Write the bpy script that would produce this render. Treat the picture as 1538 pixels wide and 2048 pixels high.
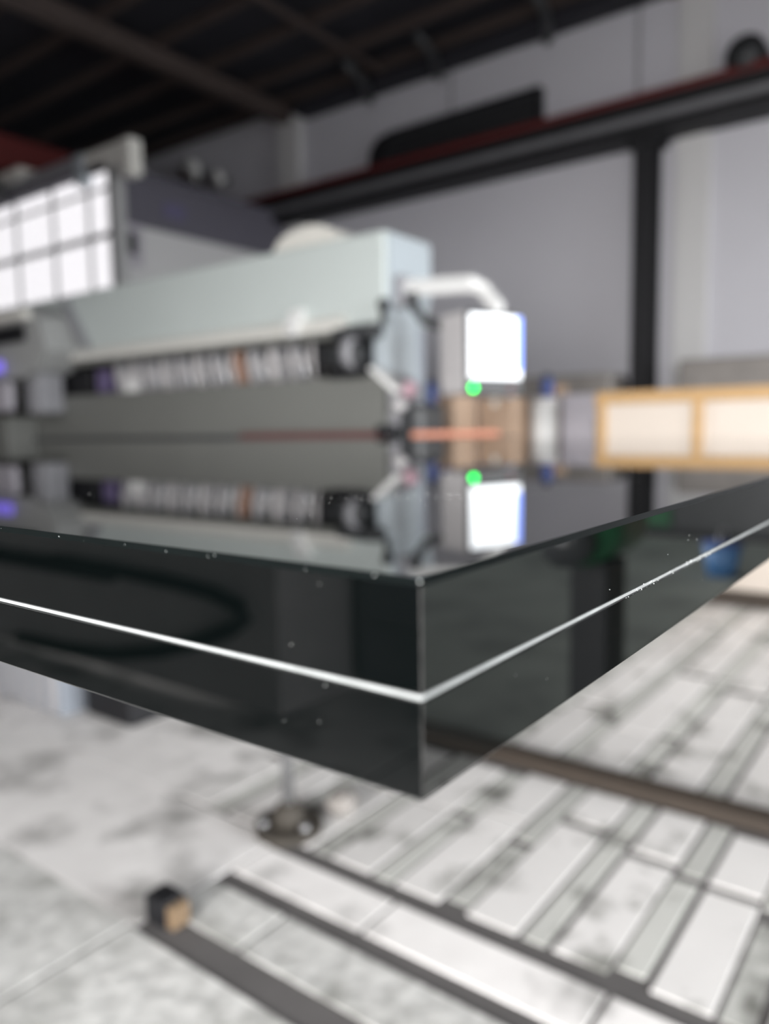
import bpy, bmesh, math, random
from mathutils import Vector, Matrix
random.seed(7)
for o in list(bpy.data.objects): bpy.data.objects.remove(o)
scene = bpy.context.scene
COL = scene.collection

# ------------------------------------------------------------------ camera
# world frame: +X runs along the glass edge that recedes to the right, +Y along the one that
# recedes to the left, Z up, floor at 0; the phone is held 1 m above the floor.
cam_d = bpy.data.cameras.new('camera'); cam = bpy.data.objects.new('camera', cam_d); COL.objects.link(cam)
RX = (0.600202, 0.09473365, -0.79421854)
RY = (-0.79968362, 0.05091441, -0.59825901)
RZ = (-0.01623809, 0.99419981, 0.10631588)
cam.matrix_world = Matrix((RX + (0.0,), RY + (0.0,), RZ + (1.0,), (0, 0, 0, 1)))
cam_d.sensor_fit = 'VERTICAL'
cam_d.lens = 5.6
cam_d.sensor_height = 5.6 * 2048 / 1551.0
cam_d.sensor_width = cam_d.sensor_height * 1538 / 2048
cam_d.clip_start = 0.01; cam_d.clip_end = 200
cam_d.dof.use_dof = True
cam_d.dof.focus_distance = 0.22
cam_d.dof.aperture_fstop = 5.6 / 4.4
scene.camera = cam

# ------------------------------------------------------------------ world, lights, exposure
w = bpy.data.worlds.new('overcast'); scene.world = w; w.use_nodes = True
bg = w.node_tree.nodes['Background']
bg.inputs['Color'].default_value = (0.93, 0.96, 1.0, 1); bg.inputs['Strength'].default_value = 0.6

def area(name, loc, rot, sx, sy, power, col=(1, 1, 1), spread=130):
    l = bpy.data.lights.new(name, 'AREA'); l.shape = 'RECTANGLE'; l.size = sx; l.size_y = sy
    l.energy = power; l.color = col; l.spread = math.radians(spread)
    o = bpy.data.objects.new(name, l); COL.objects.link(o); o.location = loc; o.rotation_euler = rot
    return o
# daylight lamp added under an unseen rear roof opening to set the wall gradient
area('added_roof_daylight', (-4.0, 0.5, 5.31), (0, 0, 0), 3.2, 11.0, 200, (1, 0.995, 0.985), 180)
# added lamps at unseen doorways (behind, right of camera), tilted to dim upper walls
area('added_doorway_daylight_back', (-5.85, -1.6, 1.7), (0, math.radians(-62), 0), 2.6, 6.6, 640, (1, 0.985, 0.97), 94)
area('added_doorway_daylight_side', (3.8, -6.85, 1.7), (math.radians(62), 0, 0), 7.2, 2.6, 450, (0.95, 0.98, 1.0), 94)

vs = scene.view_settings
vs.view_transform = 'Standard'; vs.look = 'None'; vs.gamma = 1.0; vs.use_curve_mapping = False
vs.exposure = 0.12
scene.cycles.max_bounces = 8; scene.cycles.diffuse_bounces = 5; scene.cycles.glossy_bounces = 4

# ------------------------------------------------------------------ materials
def mat(name, col, rough=0.5, metal=0.0, var=0.08, scale=6.0, bump=0.0, spec=0.5, ior=1.45, rnd=0.0, stain=None, emit=0.0, detail=4):
    m = bpy.data.materials.new(name); m.use_nodes = True
    nt = m.node_tree; N = nt.nodes; L = nt.links
    b = N['Principled BSDF']
    b.inputs['Roughness'].default_value = rough; b.inputs['Metallic'].default_value = metal
    b.inputs['Specular IOR Level'].default_value = spec; b.inputs['IOR'].default_value = ior
    tc = N.new('ShaderNodeTexCoord')
    nz = N.new('ShaderNodeTexNoise'); nz.inputs['Scale'].default_value = scale; nz.inputs['Detail'].default_value = detail
    L.new(tc.outputs['Object'], nz.inputs['Vector'])
    mx = N.new('ShaderNodeMix'); mx.data_type = 'RGBA'
    lo = [max(0, c * (1 - var)) for c in col]; hi = [min(1, c * (1 + var)) for c in col]
    mx.inputs[6].default_value = (*lo, 1); mx.inputs[7].default_value = (*hi, 1)
    L.new(nz.outputs['Fac'], mx.inputs[0])
    out = mx.outputs[2]
    if rnd:
        oi = N.new('ShaderNodeObjectInfo'); mr = N.new('ShaderNodeMapRange')
        mr.inputs[3].default_value = 1 - rnd; mr.inputs[4].default_value = 1 + rnd * 0.4
        L.new(oi.outputs['Random'], mr.inputs[0])
        mm = N.new('ShaderNodeMix'); mm.data_type = 'RGBA'; mm.blend_type = 'MULTIPLY'; mm.inputs[0].default_value = 1
        L.new(out, mm.inputs[6]); L.new(mr.outputs[0], mm.inputs[7]); out = mm.outputs[2]
    if stain:
        scol, sscale, lo_, hi_ = stain
        n2 = N.new('ShaderNodeTexNoise'); n2.inputs['Scale'].default_value = sscale; n2.inputs['Detail'].default_value = 5
        n2.inputs['Roughness'].default_value = 0.6
        L.new(N.new('ShaderNodeNewGeometry').outputs['Position'], n2.inputs['Vector'])
        rp = N.new('ShaderNodeMapRange'); rp.inputs[1].default_value = lo_; rp.inputs[2].default_value = hi_
        L.new(n2.outputs['Fac'], rp.inputs[0])
        m2 = N.new('ShaderNodeMix'); m2.data_type = 'RGBA'; m2.inputs[7].default_value = (*scol, 1)
        L.new(out, m2.inputs[6]); L.new(rp.outputs[0], m2.inputs[0]); out = m2.outputs[2]
    L.new(out, b.inputs['Base Color'])
    if bump:
        bp = N.new('ShaderNodeBump'); bp.inputs['Strength'].default_value = bump; bp.inputs['Distance'].default_value = 0.01
        L.new(nz.outputs['Fac'], bp.inputs['Height']); L.new(bp.outputs[0], b.inputs['Normal'])
    if emit:
        L.new(out, b.inputs['Emission Color']); b.inputs['Emission Strength'].default_value = emit
    return m

M = {}
M['glass'] = mat('thick_float_glass', (0.0010, 0.0017, 0.0017), 0.0, var=0.25, scale=3, ior=1.64)
M['arris'] = mat('glass_arris_dark_reflection', (0.004, 0.006, 0.006), 0.38, var=0.3, scale=60, spec=0.22)  # dull dark finish painted in for dark surroundings mirrored along the top arris
M['interlayer'] = mat('interlayer_white', (0.34, 0.355, 0.355), 0.4, var=0.3, scale=140)
M['chip'] = mat('glass_chip_glint', (0.85, 0.9, 0.88), 0.2, var=0.1, scale=80)
M['dust'] = mat('glass_dust', (0.85, 0.86, 0.85), 0.6, var=0.1)
M['wall'] = mat('painted_wall', (0.56, 0.555, 0.595), 0.8, var=0.07, scale=0.7, bump=0.05)
M['wall_pale'] = mat('painted_wall_pale', (0.58, 0.575, 0.575), 0.8, var=0.07, scale=0.7)
M['dark_wall'] = mat('dark_brown_grey_wall', (0.16, 0.145, 0.135), 0.9, var=0.2, scale=0.6)  # dark brown-grey tone, mottled by noise
M['roof'] = mat('roof_sheet', (0.018, 0.018, 0.024), 0.7, var=0.3, scale=2)
M['purlin'] = mat('rusty_steel', (0.062, 0.046, 0.041), 0.7, var=0.25, scale=4)
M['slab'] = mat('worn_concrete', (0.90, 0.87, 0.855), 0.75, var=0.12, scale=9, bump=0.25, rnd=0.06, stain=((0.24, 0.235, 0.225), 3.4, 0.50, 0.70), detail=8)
M['rough'] = mat('rough_concrete', (0.66, 0.655, 0.635), 0.85, var=0.45, scale=26, bump=0.6, rnd=0.08, stain=((0.26, 0.26, 0.24), 6, 0.5, 0.75), detail=8)
M['plank_pale'] = mat('pale_stone_strip', (0.77, 0.75, 0.735), 0.6, var=0.06, scale=7, bump=0.1, rnd=0.12, stain=((0.26, 0.26, 0.24), 6.5, 0.54, 0.68))
M['plank_grey'] = mat('grey_stone_strip', (0.57, 0.57, 0.54), 0.7, var=0.12, scale=8, bump=0.1, rnd=0.16, stain=((0.16, 0.16, 0.145), 6.5, 0.54, 0.68))
M['grime'] = mat('grimy_concrete_bed', (0.115, 0.108, 0.107), 0.9, var=0.35, scale=6)
M['batten'] = mat('brown_timber', (0.042, 0.031, 0.023), 0.7, var=0.2, scale=12)
M['mach'] = mat('pale_green_enamel', (0.55, 0.60, 0.585), 0.38, var=0.03, scale=1.5)
M['mach_end'] = mat('pale_blue_enamel', (0.44, 0.49, 0.525), 0.38, var=0.03, scale=1.5)
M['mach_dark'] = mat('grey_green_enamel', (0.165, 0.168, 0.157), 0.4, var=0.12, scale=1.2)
M['cream'] = mat('cream_strip', (0.70, 0.69, 0.65), 0.45, var=0.05)
M['white'] = mat('white_enamel', (0.80, 0.80, 0.79), 0.4, var=0.04)
M['warmwhite'] = mat('warm_white_cover', (0.78, 0.765, 0.71), 0.45, var=0.05)
M['black'] = mat('black_rubber', (0.007, 0.007, 0.009), 0.6, var=0.2)
M['dark'] = mat('dark_steel', (0.04, 0.042, 0.045), 0.45, var=0.3, scale=5)
M['brown_dark'] = mat('dark_brown_gap', (0.05, 0.043, 0.035), 0.7, var=0.3, scale=9)
M['steel'] = mat('brushed_steel', (0.45, 0.45, 0.46), 0.35, 0.7, var=0.1, scale=20)
M['pale_steel'] = mat('pale_steel', (0.50, 0.485, 0.49), 0.4, 0.1, var=0.08, scale=20)
M['grey'] = mat('mid_grey_paint', (0.30, 0.30, 0.32), 0.5, var=0.1)
M['bluegrey'] = mat('blue_grey_paint', (0.34, 0.37, 0.42), 0.5, var=0.08)
M['red'] = mat('dark_red_paint', (0.105, 0.013, 0.012), 0.55, var=0.2)
M['redstrip'] = mat('red_rubber_strip', (0.11, 0.05, 0.048), 0.5, var=0.2)
M['orange'] = mat('orange_hose', (0.55, 0.23, 0.15), 0.5, var=0.12)
M['copper'] = mat('copper_orange', (0.36, 0.22, 0.165), 0.4, var=0.1)
M['purple'] = mat('violet_plastic', (0.14, 0.11, 0.22), 0.45, var=0.1)
M['pink'] = mat('pink_plastic', (0.55, 0.36, 0.42), 0.45, var=0.1)
M['blue'] = mat('dark_blue_plastic', (0.05, 0.075, 0.22), 0.4, var=0.1)
M['card'] = mat('brown_cardboard', (0.46, 0.33, 0.24), 0.8, var=0.1, scale=10, rnd=0.15)
M['wood'] = mat('orange_pine', (0.47, 0.295, 0.135), 0.6, var=0.12, scale=14)
M['ply'] = mat('cream_panel', (0.60, 0.53, 0.465), 0.6, var=0.03, scale=4)
M['lilac'] = mat('lilac_grey_board', (0.42, 0.40, 0.44), 0.6, var=0.05)
M['taupe'] = mat('taupe_sheet', (0.26, 0.24, 0.225), 0.8, var=0.25, scale=5)
M['fascia'] = mat('violet_grey_fascia', (0.115, 0.11, 0.135), 0.6, var=0.1, scale=1)
M['fascia_violet'] = mat('violet_sign', (0.12, 0.11, 0.19), 0.6, var=0.1)
M['tan'] = mat('tan_wood', (0.20, 0.135, 0.08), 0.7, var=0.15)
M['slot'] = mat('dusty_slot', (0.13, 0.12, 0.115), 0.7, var=0.2, scale=7)
M['frame'] = mat('window_frame_grey', (0.42, 0.42, 0.42), 0.5, var=0.08)
M['housing'] = mat('grey_enamel_housing', (0.38, 0.385, 0.38), 0.45, var=0.06)
M['bench'] = mat('bench_grey', (0.48, 0.455, 0.455), 0.55, var=0.15)
M['rail_grey'] = mat('rail_grey', (0.16, 0.16, 0.17), 0.6, var=0.2)
M['green'] = mat('dark_green_paint', (0.02, 0.11, 0.045), 0.5, var=0.2)
M['bluebin'] = mat('blue_drum_paint', (0.05, 0.13, 0.28), 0.4, var=0.1)
def emis(name, col, s):
    m = mat(name, col, 0.5, var=0.02, emit=s); return m
M['pane_lit'] = emis('daylit_pane', (0.97, 0.95, 0.98), 0.8)
M['screen'] = emis('lit_screen', (0.93, 0.96, 1.0), 1.05)
M['screen_blue'] = emis('lit_screen_blue', (0.20, 0.32, 0.95), 1.3)
M['led'] = emis('green_lamp_lens', (0.0, 1.0, 0.11), 7.0)
M['violet_lamp'] = emis('violet_lamp_lens', (0.24, 0.18, 0.85), 0.6)

# ------------------------------------------------------------------ mesh helpers
def bm_box(bm, x0, x1, y0, y1, z0, z1, bev=0.0, seg=2):
    r = bmesh.ops.create_cube(bm, size=1)
    vs_ = r['verts']
    for v in vs_:
        v.co = Vector((x0 + (v.co.x + .5) * (x1 - x0), y0 + (v.co.y + .5) * (y1 - y0), z0 + (v.co.z + .5) * (z1 - z0)))
    if bev:
        es = list({e for v in vs_ for e in v.link_edges})
        bmesh.ops.bevel(bm, geom=es, offset=bev, segments=seg, affect='EDGES', profile=0.5)
def bm_tube(bm, pts, rad, n=12, caps=True):
    pts = [Vector(p) for p in pts]; rings = []
    up = Vector((0, 0, 1))
    for i, p in enumerate(pts):
        d = (pts[min(i + 1, len(pts) - 1)] - pts[max(i - 1, 0)]).normalized()
        a = up if abs(d.dot(up)) < 0.9 else Vector((1, 0, 0))
        u = d.cross(a).normalized(); v = d.cross(u)
        r = rad[i] if isinstance(rad, (list, tuple)) else rad
        rings.append([bm.verts.new(p + u * r * math.cos(2 * math.pi * k / n) + v * r * math.sin(2 * math.pi * k / n)) for k in range(n)])
    for a, b in zip(rings[:-1], rings[1:]):
        for k in range(n):
            bm.faces.new((a[k], a[(k + 1) % n], b[(k + 1) % n], b[k]))
    if caps:
        bm.faces.new(rings[0]); bm.faces.new(rings[-1][::-1])
def bm_prism(bm, poly, axis, a0, a1):
    """poly: 2-D points in the two other axes, extruded from a0 to a1 along axis (0,1,2)"""
    def P(q, a):
        l = list(q); l.insert(axis, a); return Vector(l)
    A = [bm.verts.new(P(q, a0)) for q in poly]; B = [bm.verts.new(P(q, a1)) for q in poly]
    bm.faces.new(A); bm.faces.new(B[::-1])
    for k in range(len(poly)):
        bm.faces.new((A[k], B[k], B[(k + 1) % len(poly)], A[(k + 1) % len(poly)]))
def obj(name, bm, m, parent=None, smooth=False):
    bmesh.ops.recalc_face_normals(bm, faces=bm.faces)
    me = bpy.data.meshes.new(name); bm.to_mesh(me); bm.free()
    if smooth:
        for p in me.polygons: p.use_smooth = True
    me.materials.append(M[m])
    o = bpy.data.objects.new(name, me); COL.objects.link(o)
    if parent:
        o.parent = parent
        o.matrix_parent_inverse = parent_inv(parent)
    return o
def parent_inv(p):
    m = p.matrix_basis.copy()
    if p.parent: m = p.parent.matrix_basis @ p.matrix_parent_inverse @ m
    return m.inverted()
def tag(o, label, cat, group=None, kind=None):
    o['label'] = label; o['category'] = cat
    if group: o['group'] = group
    if kind: o['kind'] = kind
    return o
def thing(name, label, cat, loc=(0, 0, 0), group=None, rotz=0):
    o = bpy.data.objects.new(name, None); COL.objects.link(o); o.location = loc; o.rotation_euler = (0, 0, rotz)
    o.empty_display_size = 0.1
    return tag(o, label, cat, group)
def box(name, m, parent, x0, x1, y0, y1, z0, z1, bev=0.0, seg=2):
    bm = bmesh.new(); bm_box(bm, x0, x1, y0, y1, z0, z1, bev, seg); return obj(name, bm, m, parent)
def lbox(name, m, parent, x0, x1, y0, y1, z0, z1, bev=0.0):
    """box in the parent's own axes"""
    bm = bmesh.new(); bm_box(bm, x0, x1, y0, y1, z0, z1, bev); o = obj(name, bm, m)
    o.parent = parent; return o
def tube(name, m, parent, pts, rad, n=12, smooth=True):
    bm = bmesh.new(); bm_tube(bm, pts, rad, n); return obj(name, bm, m, parent, smooth)
def prism(name, m, parent, poly, axis, a0, a1):
    bm = bmesh.new(); bm_prism(bm, poly, axis, a0, a1); return obj(name, bm, m, parent)
def struct(o, label=None, cat=None):
    o['kind'] = 'structure'
    if label: o['label'] = label
    if cat: o['category'] = cat
    return o

# ================================================================== the setting
floor = struct(box('floor', 'grime', None, -6, 8.2, -7, 16, -0.2, -0.005), 'worn pale concrete workshop floor with dark grimy joints', 'floor')
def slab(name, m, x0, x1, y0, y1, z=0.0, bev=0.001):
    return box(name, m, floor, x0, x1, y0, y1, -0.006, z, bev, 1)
# large slabs out to the walls
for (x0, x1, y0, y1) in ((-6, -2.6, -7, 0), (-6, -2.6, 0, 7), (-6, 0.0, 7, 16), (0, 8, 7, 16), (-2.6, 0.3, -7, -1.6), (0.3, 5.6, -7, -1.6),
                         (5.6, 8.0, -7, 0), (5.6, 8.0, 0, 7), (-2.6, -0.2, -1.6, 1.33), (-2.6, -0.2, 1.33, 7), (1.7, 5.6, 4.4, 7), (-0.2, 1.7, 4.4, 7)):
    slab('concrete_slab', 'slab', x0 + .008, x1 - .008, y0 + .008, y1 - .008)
# rough slabs at the near left, split by joints running away from the camera
for (x0, x1, y0, y1) in ((-0.2, .865, -1.6, .55), (-0.2, .865, .57, 1.32), (-0.2, .872, 1.333, 4.39)):
    slab('rough_slab', 'rough', x0, x1, y0, y1)
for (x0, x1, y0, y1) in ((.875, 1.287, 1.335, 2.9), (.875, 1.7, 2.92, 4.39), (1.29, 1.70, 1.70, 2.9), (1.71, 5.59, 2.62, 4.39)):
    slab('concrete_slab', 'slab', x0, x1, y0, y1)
# narrow kerb strips between the dark grooves
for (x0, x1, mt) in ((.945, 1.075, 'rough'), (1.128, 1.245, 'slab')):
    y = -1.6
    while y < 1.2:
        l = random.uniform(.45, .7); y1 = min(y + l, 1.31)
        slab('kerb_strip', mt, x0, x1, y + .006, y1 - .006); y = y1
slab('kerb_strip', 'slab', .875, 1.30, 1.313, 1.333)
# narrow stone strips, bright ones and grey ones by turns
def strips(xa, xb, ya, yb, rows, pitch, wp):
    y = ya; k = 0
    L = (xb - xa) / rows
    while y < yb:
        for (o, wd, m_, z) in ((0, wp, 'plank_pale', 0.0), (wp + .007, pitch - wp - .014, 'plank_grey', -0.0015)):
            off = random.uniform(-.28, .28)
            cuts = [xa] + [xa + L * i + off * (L / .6) for i in range(1, rows)] + [xb]
            for a, b in zip(cuts[:-1], cuts[1:]):
                g0 = random.choice((.006, .006, .03)); g1 = random.choice((.006, .006, .028))
                slab('stone_strip', m_, a + g0, b - g1, y + o, y + o + wd * random.uniform(.86, 1), z + random.uniform(-.001, .001), .0008)
        y += pitch; k += 1
strips(1.295, 1.975, -1.55, 1.70, 2, .185, .115)
strips(2.075, 5.58, -1.55, 2.6, 5, .21, .135)

tag(box('timber_batten', 'batten', None, 1.985, 2.06, -1.5, 1.32, 0.0, 0.035, .004), 'long dark brown timber batten lying across the pale stone floor', 'timber')

# walls
wr = struct(box('wall_right', 'wall', None, 8.0, 8.2, -7, 16, 0, 5.3), 'lilac grey painted workshop wall carrying the crane rail', 'wall')
wf = struct(box('wall_far', 'dark_wall', None, -6, 8.0, 16, 16.2, 0, 5.3), 'dark brown-grey end wall of the workshop', 'wall')
bm = bmesh.new(); bm_box(bm, -6.2, -6, -7, -5, 0, 5.3); bm_box(bm, -6.2, -6, 1.8, 16, 0, 5.3); bm_box(bm, -6.2, -6, -5, 1.8, 3.2, 5.3)
struct(obj('wall_back', bm, 'wall'), 'grey workshop wall with a wide doorway', 'wall')
bm = bmesh.new(); bm_box(bm, -6, 0.1, -7.2, -7, 0, 5.3); bm_box(bm, 7.5, 8, -7.2, -7, 0, 5.3); bm_box(bm, 0.1, 7.5, -7.2, -7, 3.2, 5.3)
struct(obj('wall_side', bm, 'wall'), 'grey workshop side wall with a wide doorway', 'wall')
# pilasters and plaster seams of the right wall
for n_, (y0, y1, d, m_) in enumerate(((7.25, 7.62, .14, 'wall_pale'), (2.08, 2.40, .05, 'wall_pale'), (-2.6, -2.25, .1, 'wall_pale'))):
    struct(box('trim_%d' % (n_ + 1), m_, None, 8.0 - d, 8.0, y0, y1, 0, 5.15, .01), ('pale grey pilaster on the wall above the cabin end', 'shallow pale pilaster on the wall beside the black column', 'pale pilaster on the wall beyond the added mat')[n_], 'pilaster')
for y0 in (2.78, 4.95, .9): box('seam_strip', 'grey', wr, 7.985, 8.0, y0, y0 + .035, 4.15, 5.15)
# roof
bm = bmesh.new()
for b_ in ((-6.2, -5.65, -7.2, 16.2), (-2.35, 8.2, -7.2, 16.2), (-5.65, -2.35, -7.2, -5.05), (-5.65, -2.35, 6.05, 16.2)): bm_box(bm, b_[0], b_[1], b_[2], b_[3], 5.32, 5.45)
ceil = struct(obj('ceiling', bm, 'roof'), 'dark sheet roof underside with rusty steel purlins', 'ceiling')
for x in (-5.2, -4.4, -3.3, -1.7, -.95, -.2, .55, 1.3, 2.05, 2.8, 3.55, 4.3, 5.03, 5.75, 6.45, 7.15, 7.72):
    box('purlin', 'purlin', ceil, x - .03, x + .03, -7, 16, 5.2, 5.325, .006, 1)
for y in (-2.6, 2.4, 7.45, 12.4):
    box('roof_beam', 'purlin', ceil, -6, 8, y - .09, y + .09, 5.04, 5.24, .01, 1)
for y in (5.75,): box('tie_rod', 'purlin', ceil, -6, 8, y - .025, y + .025, 5.16, 5.22)
box('eaves_gutter', 'roof', ceil, 7.74, 8.0, -7, 7.2, 5.06, 5.2, .02)
for y in (4.9, 3.55, 5.9): tube('conduit', 'dark', ceil, [(7.2, y, 5.16), (7.6, y + .05, 5.1), (7.95, y + .2, 5.02)], .05)

# ================================================================== the laminated glass sheet (in focus)
GX0, GY0, GZB = .1075, .0735, .9345
GX1, GY1 = 1.60, 3.42
glass = thing('laminated_glass_panel', 'thick dark green laminated glass sheet with polished edges and a pale line along its middle', 'glass panel', (GX0, GY0, GZB))
def ring(bm, z, ins, cut):
    x0, x1, y0, y1 = GX0 + ins, GX1 - ins, GY0 + ins, GY1 - ins
    pts = [(x0 + cut, y0), (x1 - cut, y0), (x1, y0 + cut), (x1, y1 - cut), (x1 - cut, y1), (x0 + cut, y1), (x0, y1 - cut), (x0, y0 + cut)]
    return [bm.verts.new((a, b, z)) for a, b in pts]
def sheet(name, m, levels, cut=.00028, arris=None):
    bm = bmesh.new(); rs = [ring(bm, z, i, cut) for z, i in levels]
    for a, b in zip(rs[:-1], rs[1:]):
        for k in range(8):
            f_ = bm.faces.new((a[k], a[(k + 1) % 8], b[(k + 1) % 8], b[k]))
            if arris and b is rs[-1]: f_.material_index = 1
    bm.faces.new(rs[0][::-1]); bm.faces.new(rs[-1])
    o = obj(name, bm, m, glass)
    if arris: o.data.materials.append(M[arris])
    return o
ZT = .9745; ZM0, ZM1 = .95288, .95378
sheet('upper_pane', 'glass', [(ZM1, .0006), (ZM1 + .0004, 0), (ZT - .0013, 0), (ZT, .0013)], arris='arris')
sheet('lower_pane', 'glass', [(GZB, .0005), (GZB + .0005, 0), (ZM0 - .0004, 0), (ZM0, .0006)])
sheet('interlayer', 'interlayer', [(ZM0, .00025), ((ZM0 + ZM1) / 2, .0000), (ZM1, .00025)])
# small chips on the arrises; white flecks paint a glint on the interlayer
bm = bmesh.new()
def fleck(bm, p, r, flat=1.0):
    q = bmesh.ops.create_icosphere(bm, subdivisions=1, radius=r)
    a = random.uniform(0, 6.28); s = random.uniform(.6, 1.6)
    for v in q['verts']:
        x, y, z = v.co.x * s, v.co.y / s, v.co.z * flat
        v.co = Vector((p[0] + x * math.cos(a) - y * math.sin(a), p[1] + x * math.sin(a) + y * math.cos(a), p[2] + z))
for k in range(42): fleck(bm, (GX0 + random.uniform(.10, .19), GY0 - .00002, ZM1 + random.uniform(-.0012, .0004)), random.uniform(.00008, .0002))
for k in range(14): fleck(bm, (GX0 + .0004, GY0 + random.uniform(.01, .22), ZT - random.uniform(.0002, .0012)), random.uniform(.00006, .00014))
fleck(bm, (GX0 + .0006, GY0 + .0006, ZT - .0006), .0002)
for k in range(16): 
    if k % 2: p = (GX0, GY0 + random.uniform(.003, .2), random.uniform(GZB + .002, ZT - .002))
    else: p = (GX0 + random.uniform(.003, .2), GY0, random.uniform(GZB + .002, ZT - .002))
    fleck(bm, p, random.uniform(.00006, .00013))
ch = obj('edge_chips_glints', bm, 'chip', glass); ch['kind'] = 'stuff'
# dust on the top face
bm = bmesh.new()
for k in range(230):
    t = random.gauss(0, 1)
    # band of dust lying across the sheet, at right angles to the view
    c = Vector((.245, .165)) + Vector((.60, -.80)) * (t * .022) + Vector((.80, .60)) * random.gauss(0, .012)
    fleck(bm, (max(c.x, GX0 + .004), max(c.y, GY0 + .004), ZT + .00003), random.choice((.00004, .00005, .00006, .0001)), .6)
for k in range(60):
    fleck(bm, (random.uniform(.12, .5), random.uniform(.09, .45), ZT + .00003), random.uniform(.00004, .0001), .6)
tag(obj('dust', bm, 'dust'), 'fine white dust specks scattered on the glass top', 'dust', kind='stuff')

# supports under the sheet: two steel rails on pipe stands
for i, x in enumerate((1.331, .45)):
    tag(box('support_rail', 'dark', None, x - .025, x + .025, .95 if i == 0 else 1.0, 3.3, .88, .9345, .004),
        ('dark steel rail under the far side of the glass sheet', 'dark steel rail under the near side of the glass sheet')[i], 'rail')
def stand(x, y, label):
    t = thing('support_stand', label, 'stand', (x, y, 0), 'pipe stands under the glass')
    bm = bmesh.new(); bm_prism(bm, [(x + .085 * math.cos(a * math.pi / 8), y + .085 * math.sin(a * math.pi / 8)) for a in range(16)], 2, 0, .022)
    obj('base_plate', bm, 'brown_dark', t)
    tube('collar', 'brown_dark', t, [(x, y, .02), (x, y, .05), (x, y, .075)], [.045, .04, .022])
    tube('stem', 'steel', t, [(x, y, .05), (x, y, .85)], .016)
    tube('head', 'black', t, [(x, y, .84), (x, y, .88)], [.03, .045])
    for a in (.4, 2.5, 4.6):
        tube('bolt', 'steel', t, [(x + .062 * math.cos(a), y + .062 * math.sin(a), .02), (x + .062 * math.cos(a), y + .062 * math.sin(a), .034)], .011, 6)
    return t
stand(1.331, 1.32, 'slender steel pipe stand with round rusty foot on the pale floor under the glass')
stand(1.331, 3.2, 'steel pipe stand under the far rail in front of the pale ribbed box')
stand(.45, 1.45, 'steel pipe stand under the near rail by the rough slab')
stand(.45, 2.9, 'steel pipe stand under the near rail by the far glass end')
# things on the floor
t = thing('rubber_block', 'small black rubber block with a tan end lying on the rough floor', 'block', (.93, 1.275, 0))
bm = bmesh.new(); bm_box(bm, .895, .95, 1.245, 1.31, 0.0, .06, .006); obj('block_body', bm, 'black', t)
bm = bmesh.new(); bm_box(bm, .90, .945, 1.225, 1.247, 0.003, .05, .004); obj('end_cap', bm, 'tan', t)
bm = bmesh.new()
for k in range(9):
    a = k * .7; r0 = .045 + .012 * (k % 3)
    if k == 0: bmesh.ops.create_icosphere(bm, subdivisions=2, radius=.05)
for v in bm.verts: v.co = Vector((1.475 + v.co.x * .9, 1.265 + v.co.y * .9 + .01 * math.sin(v.co.x * 90), max(.004, .032 + v.co.z * .6)))
tag(obj('cement_lump', bm, 'taupe', smooth=True), 'yellowish lump of cement beside the pipe stand foot', 'lump')
t = thing('plastic_box', 'pale blue-grey ribbed box standing on the floor under the glass', 'box', (1.6, 2.9, 0))
box('box_body', 'bluegrey', t, 1.435, 1.79, 2.52, 3.7, .0, .19, .008)
for k in range(12): box('rib', 'pale_steel', t, 1.425, 1.437, 2.56 + k * .09, 2.60 + k * .09, .012, .18, .003)
box('lid', 'pale_steel', t, 1.42, 1.805, 2.505, 3.71, .19, .212, .006)
t = thing('black_case', 'black case lying beside the pale ribbed box', 'case', (1.5, 2.3, 0))
box('case_body', 'black', t, 1.50, 1.68, 2.22, 2.495, 0, .17, .02)
box('case_lid', 'dark', t, 1.495, 1.685, 2.215, 2.50, .17, .19, .008)
tube('handle', 'steel', t, [(1.59, 2.28, .185), (1.59, 2.30, .22), (1.59, 2.42, .22), (1.59, 2.44, .185)], .008)

# ================================================================== the big pale machine
XM, YM = 3.317, 2.465
mc = thing('glass_processing_machine', 'long pale green-grey machine beam above a dark grey base behind the glass', 'machine', (3.5, 4.2, 0))
bm = bmesh.new(); bm_box(bm, XM, 3.735, YM + .005, 6.9, 1.56, 2.03, .02, 3); ub = obj('upper_beam', bm, 'mach', mc)
prism('beam_end_plate', 'mach_end', mc, [(3.335, 2.012), (3.72, 2.012), (3.72, 1.70), (3.62, 1.56), (3.335, 1.56)], 1, YM - .012, YM + .006)
prism('end_column', 'mach_end', mc, [(3.36, 1.56), (3.60, 1.56), (3.60, 0), (3.36, 0)], 1, YM, YM + .12)
box('column_side', 'bluegrey', mc, 3.60, 3.70, YM + .02, YM + .14, 0, 1.70, .01)
# cream lip along the foot of the beam
prism('cover_lip', 'cream', mc, [(XM - .055, 1.535), (XM - .055, 1.575), (XM - .01, 1.62), (XM + .02, 1.62), (XM + .02, 1.535)], 1, 2.73, 6.1)
for y in (3.08, 5.47):
    t_ = prism('lip_bracket', 'white', mc, [(XM - .075, 1.53), (XM - .075, 1.60), (XM - .03, 1.68), (XM, 1.68), (XM, 1.53)], 1, y - .045, y + .045)
    tube('screw', 'steel', t_, [(XM - .09, y, 1.565), (XM - .07, y, 1.565)], .014, 6)
box('lip_shadow_rail', 'mach_dark', mc, XM - .03, XM + .03, 2.68, 6.1, 1.498, 1.536, .004)
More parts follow.
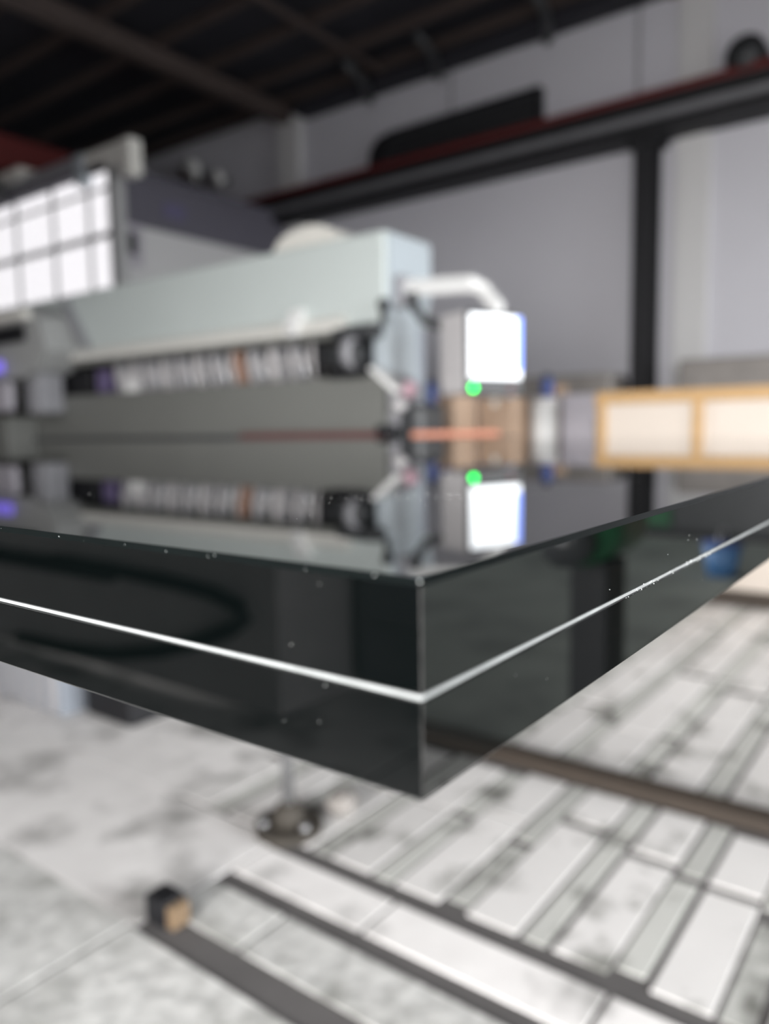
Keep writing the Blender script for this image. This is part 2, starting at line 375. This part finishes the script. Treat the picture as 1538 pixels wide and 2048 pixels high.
# dark slot with the row of spindles
box('slot_back', 'slot', mc, 3.52, 3.60, 2.56, 6.6, 1.20, 1.57)
tints = ['pale_steel', 'steel', 'grey', 'pale_steel', 'grey', 'pale_steel']
n_sp = 34; spun = {}
for k in range(n_sp):
    y = 3.02 + k * .057
    if y > 4.95: break
    m_ = 'copper' if k in (10, 11) else tints[k % len(tints)]
    tilt = .035 if k % 3 else .012
    sp = tube('spindle', m_, mc, [(3.38, y, 1.26), (3.38, y + tilt * .5, 1.34), (3.37, y + tilt, 1.44), (3.37, y + tilt, 1.53)], [.012, .02, .02, .013], 8)
    tube('spindle_collar', 'pale_steel' if m_ != 'copper' else 'copper', sp, [(3.37, y + tilt * .7, 1.385), (3.37, y + tilt * .85, 1.42)], .026, 8)
box('white_drum_cover', 'white', mc, 3.36, 3.48, 4.66, 4.86, 1.26, 1.42, .04)
for y in (5.02, 5.10): box('violet_block', 'purple', mc, 3.35, 3.45, y, y + .06, 1.30, 1.46, .012)
box('dark_motor_box', 'black', mc, 3.34, 3.5, 5.22, 5.75, 1.29, 1.48, .02)
box('gear_box', 'black', mc, 3.33, 3.50, 2.92, 2.99, 1.30, 1.50, .01)
box('gear_housing', 'brown_dark', mc, 3.36, 3.50, 2.78, 2.92, 1.31, 1.49, .01)
bm = bmesh.new(); bm_tube(bm, [(3.30, 2.60, 1.40), (3.30, 2.82, 1.40)], .075, 20); obj('motor', bm, 'dark', mc, True)
bm = bmesh.new(); bm_tube(bm, [(3.30, 2.64, 1.41), (3.30, 2.70, 1.41)], .09, 20); obj('motor_flange', bm, 'grey', mc, True)
box('motor_bracket', 'dark', mc, 3.26, 3.42, 2.52, 2.80, 1.485, 1.55, .01)
box('motor_foot', 'black', mc, 3.27, 3.36, 2.58, 2.84, 1.275, 1.325, .01)
t_ = tube('locking_lever', 'black', mc, [(3.29, 2.47, 1.54), (3.29, 2.465, 1.58), (3.285, 2.46, 1.635)], [.012, .016, .024], 12)
bm = bmesh.new(); bmesh.ops.create_uvsphere(bm, u_segments=14, v_segments=8, radius=.032)
for v in bm.verts: v.co += Vector((3.285, 2.46, 1.645))
obj('lever_knob', bm, 'black', t_, True)
# lower body
prism('lower_body', 'mach_dark', mc, [(2.50, 1.29), (2.435, 1.225), (2.435, 0.0), (7.0, 0.0), (7.0, 1.29)][::-1] if False else [(3.30, 0), (3.30, 1.285), (3.70, 1.285), (3.70, 0)], 1, 2.53, 7.0)
prism('lower_body_nose', 'mach_dark', mc, [(3.30, 1.285), (3.30, 0), (3.50, 0), (3.50, 1.285)], 1, 2.47, 2.53)
prism('white_guard_plate', 'white', mc, [(2.535, 1.315), (2.515, 1.325), (2.345, 1.205), (2.365, 1.18)], 0, 3.24, 3.33)
prism('guard_arm', 'grey', mc, [(2.47, 1.30), (2.38, 1.20), (2.38, 1.0), (2.47, 1.0)], 0, 3.34, 3.5)
tube('pink_coupling', 'pink', mc, [(3.31, 2.335, 1.17), (3.31, 2.30, 1.235)], .035, 12)
tube('pale_coupling', 'pale_steel', mc, [(3.30, 2.40, 1.10), (3.30, 2.35, 1.14)], .035, 12)
box('drive_cover', 'dark', mc, 3.31, 3.55, 2.25, 2.40, 0.0, 1.13, .03)
tube('dark_roller_end', 'black', mc, [(3.25, 2.38, .99), (3.25, 2.47, .99)], .035, 14)
box('red_rubber_strip', 'redstrip', mc, 3.26, 3.30, 2.44, 3.55, .94, .993, .006)
box('base_skirt', 'dark', mc, 3.26, 3.30, 3.55, 7.0, .90, .975, .006)
# rounded cover on top of the beam
prism('top_cover', 'warmwhite', mc, [(2.85, 2.02), (2.90, 2.10), (2.99, 2.155), (3.10, 2.175), (3.23, 2.165), (3.34, 2.13), (3.39, 2.075), (3.40, 2.02)], 0, 3.44, 3.66)
# far left end housing
eh = prism('end_housing', 'housing', mc, [(5.28, 1.60), (5.36, 1.84), (5.52, 1.93), (7.2, 1.93), (7.2, 1.42), (5.62, 1.42), (5.42, 1.47)], 0, 3.04, 3.33)
box('housing_opening', 'black', eh, 3.005, 3.03, 5.52, 6.6, 1.68, 1.80, .01)
prism('housing_seam', 'grey', eh, [(5.13, 1.62), (5.19, 1.62), (5.46, 2.0), (5.40, 2.0)], 0, 3.27, 3.31)
box('housing_top_tray', 'warmwhite', eh, 2.98, 3.26, 5.45, 6.9, 1.83, 1.90, .02)
box('violet_indicator', 'violet_lamp', eh, 3.0, 3.03, 5.86, 6.2, 1.47, 1.56, .01)
box('housing_lower_box', 'lilac', eh, 2.99, 3.05, 5.75, 6.6, 1.18, 1.40, .02)
box('housing_pillar', 'grey', eh, 3.1, 3.3, 5.50, 5.70, 1.16, 1.46, .02)
box('housing_foot', 'mach_dark', mc, 3.05, 3.30, 5.9, 7.0, 0, 1.14, .01)

# orange hose lying level with the table
tag(tube('orange_hose', 'orange', None, [(3.20, 2.235, .968), (3.27, 2.19, .968), (3.40, 2.10, .968), (3.50, 2.02, .968), (3.58, 1.95, .968)], .0185, 12), 'bright orange hose stretched from the machine end across the trolley', 'hose')
t = thing('trolley', 'low steel trolley table carrying the orange hose beside the machine', 'trolley', (3.5, 2.05, 0))
box('trolley_top', 'dark', t, 3.15, 3.72, 1.9, 2.245, .92, .948, .004)
for (x, y) in ((3.18, 1.94), (3.18, 2.2), (3.68, 1.94), (3.68, 2.2)): box('leg', 'grey', t, x - .018, x + .018, y - .018, y + .018, 0, .92)

# ================================================================== control pendant
a = math.radians(-21.0)
px0, py0 = 3.171, 1.902
pn = thing('control_pendant', 'white swing-arm control pendant with a glowing screen and green lamp', 'control panel', (px0, py0, 1.16), rotz=a)
lbox('housing', 'pale_steel', pn, 0.0, .345, 0.004, .20, .0, .385, .012)
lbox('bezel', 'dark', pn, 0.0, .345, -.012, .006, .055, .385, .006)
sc_ = lbox('screen', 'screen', pn, .018, .33, -.018, -.008, .072, .368, .003)
lbox('screen_sidebar', 'screen_blue', sc_, .296, .33, -.0195, -.017, .11, .365)
lbox('button_plate', 'dark', pn, .0, .345, -.008, .006, .0, .052, .004)
bm = bmesh.new(); bm_tube(bm, [(.03, -.006, .026), (.03, -.018, .026)], .021, 16); o = obj('lamp_collar', bm, 'black'); o.parent = pn
bm = bmesh.new(); bmesh.ops.create_uvsphere(bm, u_segments=14, v_segments=8, radius=.0155)
for v in bm.verts: v.co += Vector((.03, -.02, .026))
o2 = obj('green_lamp', bm, 'led', None, True); o2.parent = o; o2['label'] = 'glowing green pilot lamp'
bm = bmesh.new(); bm_tube(bm, [(.10, -.006, .026), (.10, -.016, .026)], .014, 12); o = obj('push_button', bm, 'dark'); o.parent = pn
bm = bmesh.new(); bm_tube(bm, [(.27, -.006, .026), (.27, -.016, .026)], .014, 12); o = obj('push_button', bm, 'red'); o.parent = pn
# arm in world axes
def arm_part(name, m_, bm): 
    o = obj(name, bm, m_); o.parent = pn; o.matrix_parent_inverse = (Matrix.Translation(Vector((px0, py0, 1.16))) @ Matrix.Rotation(a, 4, 'Z')).inverted(); return o
bm = bmesh.new(); bm_tube(bm, [(3.40, 2.44, 1.735), (3.54, 2.08, 1.735)], .043, 4); arm_part('swing_arm', 'white', bm)
bm = bmesh.new(); bm_tube(bm, [(3.54, 2.10, 1.745), (3.575, 2.03, 1.70), (3.53, 1.93, 1.60), (3.45, 1.90, 1.50)], [.04, .042, .04, .036], 8); arm_part('elbow', 'white', bm)
bm = bmesh.new(); bm_tube(bm, [(3.40, 2.36, 1.70), (3.40, 2.34, 1.62), (3.42, 2.30, 1.56), (3.46, 2.20, 1.52)], .028, 10); arm_part('cable', 'dark', bm)
bm = bmesh.new(); bm_box(bm, 3.36, 3.46, 2.39, 2.455, 1.64, 1.80, .012); arm_part('hinge_plate', 'grey', bm)

# ================================================================== boxes and goods between machine and crate
def carton(x0, x1, y0, y1, z0, z1, label):
    t = thing('cardboard_box', label, 'box', ((x0 + x1) / 2, (y0 + y1) / 2, z0), 'cardboard boxes stacked beside the machine')
    box('carton_body', 'card', t, x0, x1, y0, y1, z0, z1, .006)
    box('packing_tape', 'warmwhite', t, x0 - .001, x1 + .001, (y0 + y1) / 2 - .02, (y0 + y1) / 2 + .02, z1 - .05, z1 + .0012)
t = thing('wooden_pallet', 'wooden pallet under the cardboard boxes beside the machine', 'pallet', (4.4, 2.5, 0))
for k in range(5): box('deck_board', 'batten', t, 4.12, 4.72, 2.30 + k * .125, 2.38 + k * .125, .10, .122)
for k in range(3): box('bearer', 'batten', t, 4.12 + k * .26, 4.20 + k * .26, 2.30, 2.88, 0, .10)
carton(4.16, 4.44, 2.58, 2.86, .122, .70, 'brown cardboard box at the bottom of the stack nearest the machine column')
carton(4.16, 4.44, 2.58, 2.86, .70, 1.20, 'brown cardboard box on top of the stack nearest the machine column')
carton(4.44, 4.70, 2.32, 2.57, .122, .66, 'brown cardboard box at the bottom of the stack beside the white drum')
carton(4.44, 4.70, 2.32, 2.57, .66, 1.185, 'brown cardboard box on top of the stack beside the white drum')
def jar(x, y, z, r, h, m_, label, grp):
    t = thing('plastic_jar', label, 'jar', (x, y, z), grp)
    tube('jar_body', m_, t, [(x, y, z), (x, y, z + h * .75), (x, y, z + h * .85)], [r, r, r * .7], 16)
    tube('jar_lid', 'blue', t, [(x, y, z + h * .85), (x, y, z + h)], r * .62, 16)
jar(4.30, 2.74, 1.20, .04, .10, 'blue', 'short dark blue jar on the cardboard stack nearest the machine', 'blue jars on the boxes')
jar(4.53, 2.40, 1.185, .04, .09, 'bluegrey', 'short blue-grey jar on the cardboard stack beside the white drum', 'blue jars on the boxes')
t = thing('blue_bottle', 'tall dark blue bottle standing on a grey post by the machine end', 'bottle', (4.0, 2.65, 0))
tube('bottle_body', 'blue', t, [(4.0, 2.65, 1.10), (4.0, 2.65, 1.25), (4.0, 2.65, 1.28)], [.035, .035, .018], 14)
tube('bottle_cap', 'dark', t, [(4.0, 2.65, 1.28), (4.0, 2.65, 1.30)], .018, 12)
tag(box('grey_post', 'lilac', None, 3.96, 4.04, 2.60, 2.70, 0, 1.10, .008), 'lilac-grey steel post under the dark blue bottle', 'post')
t = thing('white_drum', 'tall white cylinder standing behind the control screen', 'drum', (4.66, 2.18, 0))
tube('drum_body', 'white', t, [(4.66, 2.2, 0), (4.66, 2.2, 1.17)], .085, 24)
tube('drum_rim', 'pale_steel', t, [(4.66, 2.2, 1.15), (4.66, 2.2, 1.185)], .09, 24)
t = thing('blue_canister', 'dark blue canister standing on the white cylinder', 'canister', (4.66, 2.2, 1.185))
tube('canister_body', 'blue', t, [(4.665, 2.19, 1.185), (4.665, 2.19, 1.29), (4.665, 2.19, 1.31)], [.042, .042, .03], 16)
tube('canister_cap', 'dark', t, [(4.665, 2.19, 1.31), (4.665, 2.19, 1.335)], .024, 12)
t = thing('plank_bundle', 'upright bundle of brown planks beside the white cylinder', 'planks', (4.95, 2.27, 0))
for k, (h, m_) in enumerate(((1.27, 'card'), (1.24, 'batten'), (1.28, 'card'), (1.22, 'wood'))):
    box('plank', m_, t, 4.90 + k * .03, 4.925 + k * .03, 2.21 - k * .008, 2.33 - k * .008, 0, h, .003)
t = thing('grey_cabinet', 'lilac-grey sheet metal cabinet between the planks and the wooden crate', 'cabinet', (4.95, 2.0, 0))
box('cabinet_body', 'lilac', t, 4.79, 5.1, 1.85, 2.15, 0, 1.205, .008)
box('cabinet_door', 'lilac', t, 4.775, 4.79, 1.865, 2.135, .06, 1.19, .004)
tube('door_handle', 'steel', t, [(4.765, 1.9, .9), (4.765, 1.9, 1.02)], .008, 8)

# crate
cr = thing('wooden_crate', 'long orange pine crate with cream panels standing behind the glass', 'crate', (4.8, .8, 0))
CY0, CY1, CX0, CX1, CZ = -.65, 1.79, 4.5, 5.1, 1.182
box('crate_core', 'ply', cr, CX0 + .03, CX1 - .03, CY0 + .03, CY1 - .03, .04, CZ - .03)
for y in (CY1 - .055, 1.185, .575, -.035, CY0):
    box('front_post', 'wood', cr, CX0, CX0 + .03, y, y + .055, 0, CZ, .003)
    box('rear_post', 'wood', cr, CX1 - .03, CX1, y, y + .055, 0, CZ, .003)
for (z0, z1) in ((0, .09), (.54, .60), (CZ - .055, CZ)):
    box('front_rail', 'wood' if z0 > 0 else 'batten', cr, CX0 - .012, CX0 + .002, CY0, CY1, z0, z1, .003)
    box('end_rail', 'wood', cr, CX0, CX1, CY1 - .002, CY1 + .012, z0, z1, .003)
for y in (-.61, -.01, .605, 1.215):
    box('panel', 'ply', cr, CX0 + .02, CX0 + .03, y + .03, y + .53, .09, CZ - .055)
box('end_panel', 'wood', cr, CX0 + .03, CX1 - .03, CY1 - .03, CY1 - .005, .05, CZ - .05)
for k in range(6): box('lid_board', 'wood', cr, CX0 + .002 + k * .1, CX0 + .095 + k * .1, CY0, CY1, CZ, CZ + .015, .002)

# covered goods against the right wall
def goods(y0, y1, z, label):
    t = thing('sheet_stack', label, 'stack', (7.6, (y0 + y1) / 2, 0), 'covered stacks along the wall')
    for k in range(3):
        box('bundle', 'taupe', t, 7.35 + random.uniform(0, .05), 7.9, y0 + random.uniform(0, .1), y1 - random.uniform(0, .1), z * k / 3, z * (k + 1) / 3 - .01, .03)
goods(2.78, 3.95, 1.52, 'taupe covered stack at the wall between the black column and the machine')
goods(-.4, 2.2, 1.60, 'long taupe covered stack at the wall behind the wooden crate')

# ================================================================== right wall: crane runway, column, vent
rb = thing('crane_runway_beam', 'dark steel crane runway beam with red top rail along the grey wall', 'beam', (7.8, 4, 3.7))
RY0, RY1 = -6.9, 11.5
box('rail_head', 'red', rb, 7.64, 7.88, RY0, RY1, 4.045, 4.125, .008)
box('top_flange', 'black', rb, 7.62, 7.98, RY0, RY1, 3.95, 4.045, .006)
box('web', 'black', rb, 7.76, 7.82, RY0, RY1, 3.80, 3.95)
box('cable_tray', 'rail_grey', rb, 7.64, 7.76, RY0, RY1, 3.85, 3.93, .008)
box('bottom_flange', 'black', rb, 7.60, 7.98, RY0, RY1, 3.73, 3.82, .006)
for y in (9.3, 4.4, .1, -4.5): box('bracket', 'dark', rb, 7.82, 8.0, y, y + .1, 3.74, 3.99)
sc2 = thing('steel_column', 'black steel column standing against the wall under the runway beam', 'column', (7.8, 2.62, 0))
box('column_web', 'black', sc2, 7.70, 7.92, 2.60, 2.64, 0.02, 3.73)
box('column_flange', 'black', sc2, 7.68, 7.71, 2.53, 2.72, .02, 3.73, .003)
box('column_flange', 'black', sc2, 7.91, 7.94, 2.53, 2.72, .02, 3.73, .003)
box('column_head', 'black', sc2, 7.66, 7.96, 2.47, 2.78, 3.66, 3.73, .003)
box('column_foot', 'black', sc2, 7.64, 7.98, 2.48, 2.77, 0, .025)
sc3 = thing('steel_column', 'black steel column of the runway beam beyond the blue bucket', 'column', (7.8, -2.0, 0))
box('column_web', 'black', sc3, 7.70, 7.92, -2.02, -1.98, 0.02, 3.73)
box('column_flange', 'black', sc3, 7.68, 7.71, -2.1, -1.9, .02, 3.73, .003)
box('column_flange', 'black', sc3, 7.91, 7.94, -2.1, -1.9, .02, 3.73, .003)
vp = thing('wall_vent', 'long black ventilation panel with one rounded end high on the wall', 'vent', (7.9, 4.9, 4.2))
prism('vent_panel', 'black', vp, [(3.80, 4.125), (3.80, 4.57), (5.75, 4.56), (5.95, 4.52), (6.06, 4.42), (6.10, 4.28), (6.10, 4.125)], 0, 7.88, 8.0)
for k in range(5): box('vent_slat', 'dark', vp, 7.855, 7.885, 3.86, 5.75 + .05 * (4 - k), 4.17 + k * .075, 4.195 + k * .075)
t = thing('crane_wheel_motor', 'round black motor resting on the red crane rail', 'motor', (7.76, 1.72, 4.125))
tube('motor_body', 'black', t, [(7.66, 1.74, 4.21), (7.90, 1.74, 4.21)], .17, 24)
box('motor_mount', 'dark', t, 7.66, 7.88, 1.60, 1.88, 4.125, 4.16)
tube('motor_cap', 'dark', t, [(7.62, 1.74, 4.21), (7.67, 1.74, 4.21)], .12, 20)
# floodlights high on the wall beyond
for i, (y, z, r) in enumerate(((9.3, 4.80, .20), (8.75, 4.58, .14))):
    t = thing('floodlight', ('large grey round floodlight high on the dim wall above the cabin', 'small grey round floodlight high on the dim wall above the cabin')[i], 'lamp', (7.95, y, z), 'floodlights above the cabin')
    tube('lamp_shell', 'steel', t, [(7.86, y, z), (7.74, y - .04, z - .02)], [r * .55, r], 20)
    tube('lamp_lens', 'white', t, [(7.742, y - .04, z - .02), (7.735, y - .041, z - .022)], r * .92, 20)
    box('lamp_bracket', 'dark', t, 7.84, 8.0, y - .03, y + .03, z - .03, z + .03)

# ================================================================== office cabin
cb = thing('office_cabin', 'office cabin with bright lit windows and dark violet-grey upper end wall', 'cabin', (6.5, 8.7, 0))
box('cabin_wall', 'wall_pale', cb, 5.28, 7.83, 7.42, 7.52, 0, 3.30)
box('cabin_fascia', 'fascia', cb, 5.28, 7.83, 7.38, 7.50, 3.30, 3.82, .01)
box('cabin_roof', 'fascia', cb, 5.1, 7.85, 7.36, 11.0, 3.82, 3.88)
box('cabin_back_wall', 'wall_pale', cb, 5.28, 7.83, 10.9, 11.0, 0, 3.82)
box('end_window_frame', 'lilac', cb, 5.30, 5.56, 7.39, 7.43, 2.85, 3.34, .01)
box('end_window_glass', 'dark', cb, 5.36, 5.47, 7.38, 7.40, 2.97, 3.20)
box('sign_plate', 'fascia_violet', cb, 5.85, 6.15, 7.365, 7.385, 3.46, 3.62)
CXF = 5.2
box('corner_post', 'frame', cb, CXF - .05, CXF + .08, 7.27, 7.42, 0, 3.88, .01)
for y in (7.80, 8.52, 9.35, 10.2): box('mullion', 'frame', cb, CXF - .03, CXF + .04, y, y + .045, 2.3, 3.92, .006)
for (z0, z1) in ((3.62, 3.66), (3.12, 3.19), (2.44, 2.52)): box('transom', 'frame', cb, CXF - .02, CXF + .03, 7.40, 10.9, z0, z1, .004)
for (y0, y1) in ((7.42, 7.80), (7.87, 8.52), (8.59, 9.35), (9.42, 10.2), (10.27, 10.9)):
    for (z0, z1) in ((2.52, 3.12), (3.19, 3.62), (3.66, 3.90)):
        box('window_pane', 'pane_lit', cb, CXF - .004, CXF + .004, y0, y1, z0, z1)
box('cabin_front_wall', 'wall_pale', cb, CXF - .02, CXF + .06, 7.4, 11.0, 0, 2.44)
box('eave_beam', 'warmwhite', cb, CXF - .10, CXF + .06, 6.95, 7.86, 3.82, 4.03, .02)
box('eave_beam_end', 'warmwhite', cb, CXF - .105, CXF + .065, 6.92, 7.10, 3.66, 4.04, .03)
box('eave_joint', 'mach_end', cb, CXF - .12, CXF + .0, 7.74, 7.92, 3.72, 4.04, .02)
box('eave_gutter', 'grey', cb, CXF - .08, CXF + .06, 7.9, 11.0, 3.92, 4.06, .02)
tube('roof_duct', 'dark', cb, [(CXF - .2, 9.35, 3.88), (CXF - .2, 9.45, 4.02), (CXF - .2, 9.75, 4.06), (CXF - .2, 10.3, 3.95)], .07, 12)
box('roof_box', 'warmwhite', cb, CXF - .15, CXF + .1, 9.0, 10.9, 4.03, 4.16, .03)
cb.location.y += .12
# dark red crane girder across the hall
cg = thing('crane_girder', 'dark red overhead crane girder spanning the hall above the cabin', 'crane', (3, 9.6, 4.1))
box('girder_web', 'red', cg, -5.6, 7.6, 9.5, 9.7, 4.24, 4.62, .02)
box('girder_flange', 'red', cg, -5.6, 7.6, 9.42, 9.78, 4.19, 4.24, .01)
box('end_carriage', 'dark', cg, 7.60, 7.9, 9.1, 10.1, 4.125, 4.5, .02)

# ================================================================== things mirrored in the polished edges (behind and beside the camera)
wb = thing('workbench', 'long dark grey steel workbench with a black cable looped on its front', 'workbench', (-2.1, 4.5, 0))
box('bench_side', 'bench', wb, -2.56, -1.66, 1.84, 1.87, .02, 1.02)
box('bench_front', 'bench', wb, -1.66, -1.62, 1.84, 9.6, .02, 1.02, .005)
box('bench_top', 'dark', wb, -2.6, -1.58, 1.82, 9.64, 1.02, 1.08, .01)
for y in (1.92, 4.4, 7.0, 9.5):
    for x in (-2.5, -1.72): box('leg', 'black', wb, x - .04, x + .04, y - .04, y + .04, 0, 1.02)
for k in range(4):
    dr = box('drawer', 'bench', wb, -1.625, -1.605, 1.95 + k * 1.9, 3.6 + k * 1.9, .56, .98, .006)
    tube('handle', 'black', dr, [(-1.58, 2.5 + k * 1.9, .80), (-1.58, 2.9 + k * 1.9, .80)], .012, 8)
box('cable_duct', 'black', wb, -1.62, -1.57, 2.75, 5.0, .40, .47, .01)
pts = [(-1.58, y_ + .2, z_) for (y_, z_) in ((2.95, .46), (2.5, .455), (2.15, .445), (1.92, .43), (1.79, .40), (1.76, .36), (1.83, .31), (2.0, .24), (2.25, .16), (2.55, .10), (2.9, .07), (3.3, .06))]
tube('cable', 'black', wb, pts, .028, 8)
tb = thing('tool_chest', 'dark grey tool chest standing beside the workbench end', 'tool chest', (-2.2, 1.2, 0))
box('chest_body', 'rail_grey', tb, -2.6, -1.98, .35, 1.80, .06, .95, .015)
for k in range(4): 
    d_ = box('drawer', 'rail_grey', tb, -1.985, -1.965, .40, 1.75, .10 + k * .21, .29 + k * .21, .005)
    tube('handle', 'black', d_, [(-1.95, .8, .22 + k * .21), (-1.95, 1.15, .22 + k * .21)], .01, 8)
for (x, y) in ((-2.5, .45), (-2.5, 1.5), (-2.08, .45), (-2.08, 1.5)): tube('caster', 'black', tb, [(x, y - .02, .035), (x, y + .02, .035)], .035, 12)
pg = thing('pedestal_grinder', 'pedestal grinder with green motor on a square black post', 'grinder', (2.25, -.74, 0))
box('post', 'black', pg, 2.18, 2.34, -.80, -.68, .02, .60, .01)
box('foot_plate', 'black', pg, 2.12, 2.40, -.86, -.62, 0, .022, .004)
tube('motor', 'green', pg, [(2.10, -.74, .68), (2.42, -.74, .68)], .085, 20)
for x in (2.02, 2.46): tube('wheel', 'dark', pg, [(x - .02, -.74, .68), (x + .02, -.74, .68)], .075, 20)
tube('spindle', 'steel', pg, [(1.99, -.74, .68), (2.49, -.74, .68)], .012, 8)
t = thing('blue_bucket', 'small blue bucket standing on the added mat past the grinder', 'bucket', (5.3, -1.1, 0.012))
tube('bucket_body', 'bluebin', t, [(5.3, -1.1, .012), (5.3, -1.1, .22)], [.09, .12], 20)
tube('rim', 'blue', t, [(5.3, -1.1, .215), (5.3, -1.1, .235)], .126, 20)
tube('bail', 'steel', t, [(5.18, -1.1, .23), (5.22, -1.1, .30), (5.3, -1.1, .33), (5.38, -1.1, .30), (5.42, -1.1, .23)], .006, 6)

M['mat'] = mat('grey_green_rubber', (0.20, 0.215, 0.195), 0.75, var=0.25, scale=3, stain=((0.10, 0.105, 0.10), 1.6, 0.5, 0.7))
mt_ = tag(box('added_dark_mat', 'mat', None, 2.12, 6.9, -5.6, -.95, 0.001, .012, .003), 'wide grey-green mat added unseen under the blue bucket to darken the edge reflection', 'mat')  # unseen dark mat added to dim the floor mirrored in the right glass edge

lc = thing('added_low_cabinet', 'long low black cabinet with green doors, added unseen to darken the mirrored wall', 'cabinet', (7.2, -3.0, 0))  # unseen cabinet added to cover bright wall mirrored in the glass edge
box('cabinet_body', 'dark', lc, 6.98, 7.6, -5.4, -1.0, .06, 1.5, .01)
box('plinth', 'black', lc, 7.02, 7.56, -5.35, -1.05, 0, .06)
for k in range(5):
    d_ = box('door', 'green' if k % 2 else 'dark', lc, 6.96, 6.98, -5.36 + k * .87, -4.54 + k * .87, .1, 1.45, .006)
    tube('handle', 'steel', d_, [(6.945, -4.62 + k * .87, .8), (6.945, -4.62 + k * .87, .95)], .01, 8)
